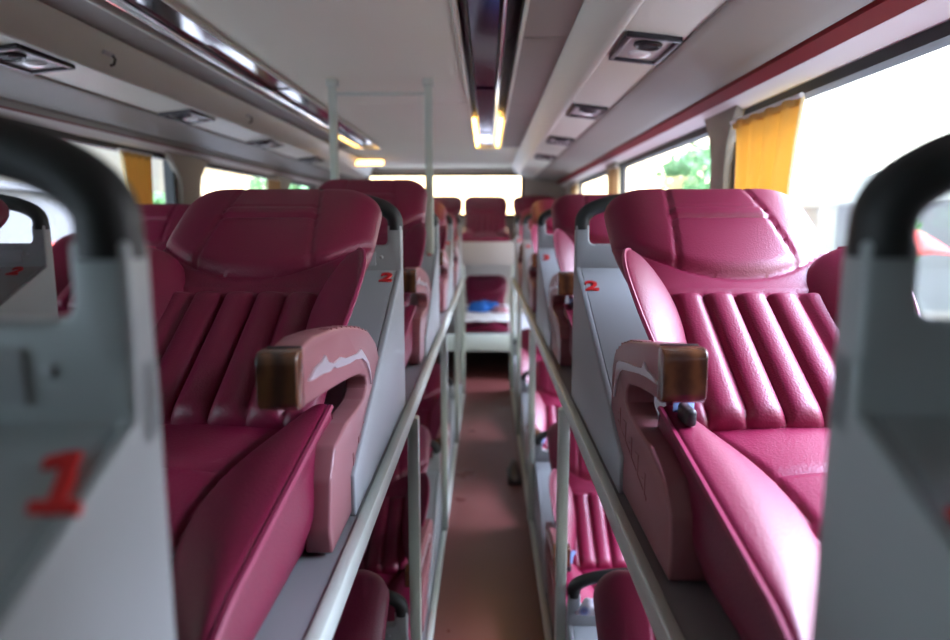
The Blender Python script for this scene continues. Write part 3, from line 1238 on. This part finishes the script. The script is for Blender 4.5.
def make_rear_seat(label):
    root = thing('rear_recliner', label, 'seat', (0, 0, 0), 'rear seats')
    bk = link('backrest', ME['backrest'], root)
    bk.location = (0, -.10, -.08)
    cs = link('seat_cushion', ME['cushion'], root)
    cs.scale = (1, .95, .8)
    return root


rs0 = make_rear_seat('')
lab_u = {-1.485: 'leftmost red seat of the upper rear row', -.985: 'second red seat from the left in the upper rear row',
         -.5: 'dark red upper rear seat just left of the aisle end', -.015: 'dark red upper rear seat centred at the end of the aisle',
         .51: 'red upper rear seat right of the aisle end by the right windows'}
firstr = True
for x, lb in lab_u.items():
    r = rs0 if firstr else copy_tree(rs0)
    firstr = False
    r.location = (x, 7.72, 1.29)
    r['label'] = lb
    r['group'] = 'upper rear seats'
for x, lb in {-.015: 'pale pink lower rear seat at the end of the aisle under a white sheet'}.items():
    r = copy_tree(rs0)
    r.location = (x, 7.70, .43)
    r['label'] = lb


# bedding on the lower rear seat
def crumple(name, cx, cy, cz, wx, wy, hz, m_, label, cat, seed):
    rnd = random.Random(seed)
    ph = [rnd.uniform(0, 6.28) for _ in range(8)]
    m = MB()

    def fn(a, v):
        an = 2 * PI * a
        r = .5 * (1 + .13 * math.sin(3 * an + ph[0]) + .08 * math.sin(5 * an + ph[1]) + .04 * math.sin(9 * an + ph[2]))
        ph_ = v * PI * .5
        k = math.sin(ph_)
        fold = .22 * math.sin(7 * v + 2 * an + ph[3]) + .18 * math.sin(4 * an + ph[4] - 5 * v)
        return (wx * r * k * math.cos(an), wy * r * k * math.sin(an), hz * math.cos(ph_) * (1 + fold * k))
    m.grid(fn, 44, 16, True)
    m.add([fn(i / 44, 1) for i in range(44)], [tuple(range(44))])
    o = m.build(name, m_, None, weld=True, angle=60)
    o.location = (cx, cy, cz)
    return tag(o, label, cat)


sheet = MB()
sheet.grid(lambda u, v: (-.235 + .47 * u, .62 * v, (.06 - .075 * v) + .004 * math.sin(u * 17 + v * 9) + .006 * math.sin(v * 23)), 40, 40)
so = sheet.build('bed_sheet', M['white'])
md = so.modifiers.new('thickness', 'SOLIDIFY')
md.thickness = .008
so.location = (-.015, 7.02, .475)
so.rotation_euler = (0, 0, PI)
so.location = (-.015, 7.05, .575)
tag(so, 'white sheet spread over the lower rear seat at the end of the aisle', 'sheet')
crumple('blanket', -.04, 6.86, .60, .32, .26, .10, M['blue'], 'bright blue blanket crumpled on the white sheet at the end of the aisle', 'blanket', 3)
crumple('cloth_bundle', .13, 6.80, .595, .17, .2, .06, M['pinkcloth'], 'dusty pink cloth bundle beside the blue blanket on the rear seat', 'cloth', 5)

# printed cloth tucked under the lower right hoop
crumple('printed_cloth', XRC - .20, 1.80, ZL + .365, .10, .05, .04, M['print'], 'small floral printed cloth tucked on the lower right shell under its hoop', 'cloth', 9)
# dark shoe on the aisle floor
sh = thing('shoe', 'black shoe on the aisle floor against the right bunk', 'shoe', (.165, 3.85, 0))
m = MB()
m.grid(lambda u, v: ((.042 - .01 * v + .006 * math.cos(v * 6)) * math.sin(PI * .5 * 0 + 2 * PI * u) * math.sin(PI * min(.985, max(.015, v * .97 + .015))) ** .4,
                     -.13 + .26 * v,
                     .012 + (.055 - .035 * sstep(.2, 1, 1 - v)) * (.5 + .5 * math.cos(2 * PI * u))), 24, 20, True)
m.build('upper', M['dark'], sh, weld=True)
MB().box(-.04, .04, -.125, .125, 0, .014).build('sole', M['rubber'], sh, bevel=.006)

# ------------------------------------------------------------------ outside
struct('ground_outside', MB().box(-60, 60, -40, 80, -1.0, -.9), M['conc'])
bd = thing('building', 'white building with a grey recessed ground floor outside the right windows', 'building', (9.5, 12, -.9))
MB().box(0, 6, -16, 22, 2.85, 3.55).build('upper_wall', M['facade'], bd)
MB().box(1.6, 6, -16, 22, 0, 2.85).build('ground_floor_wall', M['greyw'], bd)
for k in range(10):
    MB().box(.05, .4, -14 + k * 3.6, -13.65 + k * 3.6, 0, 2.85).build('column', M['facade'], bd)
bd2 = thing('low_building', 'low grey building outside the left windows', 'building', (-12, 10, -.9))
MB().box(-5, 0, -4, 16, 0, 3.2).build('wall', M['darkw'], bd2)
MB().box(-5.2, .3, -4.2, 16.2, 3.2, 3.4).build('roof', M['darkw'], bd2)


def tree(x, y, h, r, seed, label):
    rnd = random.Random(seed)
    t = thing('tree', label, 'tree', (x, y, -.9), 'trees outside the bus')
    MB().tube([(0, 0, 0), (.05, .03, h * .35), (0, .05, h * .7)], .12, 8).build('trunk', M['bark'], t)
    m = MB()
    for k in range(900):
        d = Vector((rnd.gauss(0, 1), rnd.gauss(0, 1), rnd.gauss(0, 1))).normalized() * r * rnd.uniform(.45, 1)
        c = Vector((0, 0, h * .75)) + Vector((d.x, d.y, d.z * .8))
        a = Vector((rnd.gauss(0, 1), rnd.gauss(0, 1), rnd.gauss(0, 1))).normalized()
        b_ = a.orthogonal().normalized()
        s = r * .14
        m.add([c - a * s, c + b_ * s * .5, c + a * s, c - b_ * s * .5], [(0, 1, 2, 3)])
    m.build('crown', M['leaf'], t, smooth=False)
    return t


tree(5.6, 18.5, 4.7, 1.1, 1, 'green tree outside seen through the second right window')
tree(7.6, 13.0, 2.7, .6, 2, 'small green tree outside the right window beside the yellow curtain')
tree(-8, 28, 4.6, 1.9, 3, 'green tree outside the left windows toward the rear')
tree(-6.5, 13.5, 3.0, .9, 4, 'nearer green tree outside the left windows')


def parasol(x, y, label):
    t = thing('parasol', label, 'parasol', (x, y, -.9), 'red parasols outside')
    MB().tube([(0, 0, 0), (0, 0, 2.25)], .025, 8).build('pole', M['frame'], t)
    m = MB()
    m.grid(lambda u, v: (.62 * v * math.cos(2 * PI * u), .62 * v * math.sin(2 * PI * u), 2.28 - .35 * v ** 1.3 - .03 * v * abs(math.sin(4 * 2 * PI * u / 2))), 32, 6, True)
    c = m.build('canopy', M['parasol'], t, weld=True)
    md = c.modifiers.new('thickness', 'SOLIDIFY')
    md.thickness = .01
    return t


parasol(6.6, 10.8, 'red parasol outside the right window seen through the foreground hoop')
parasol(-4.0, 6.6, 'red parasol outside the left window seen through the foreground hoop')
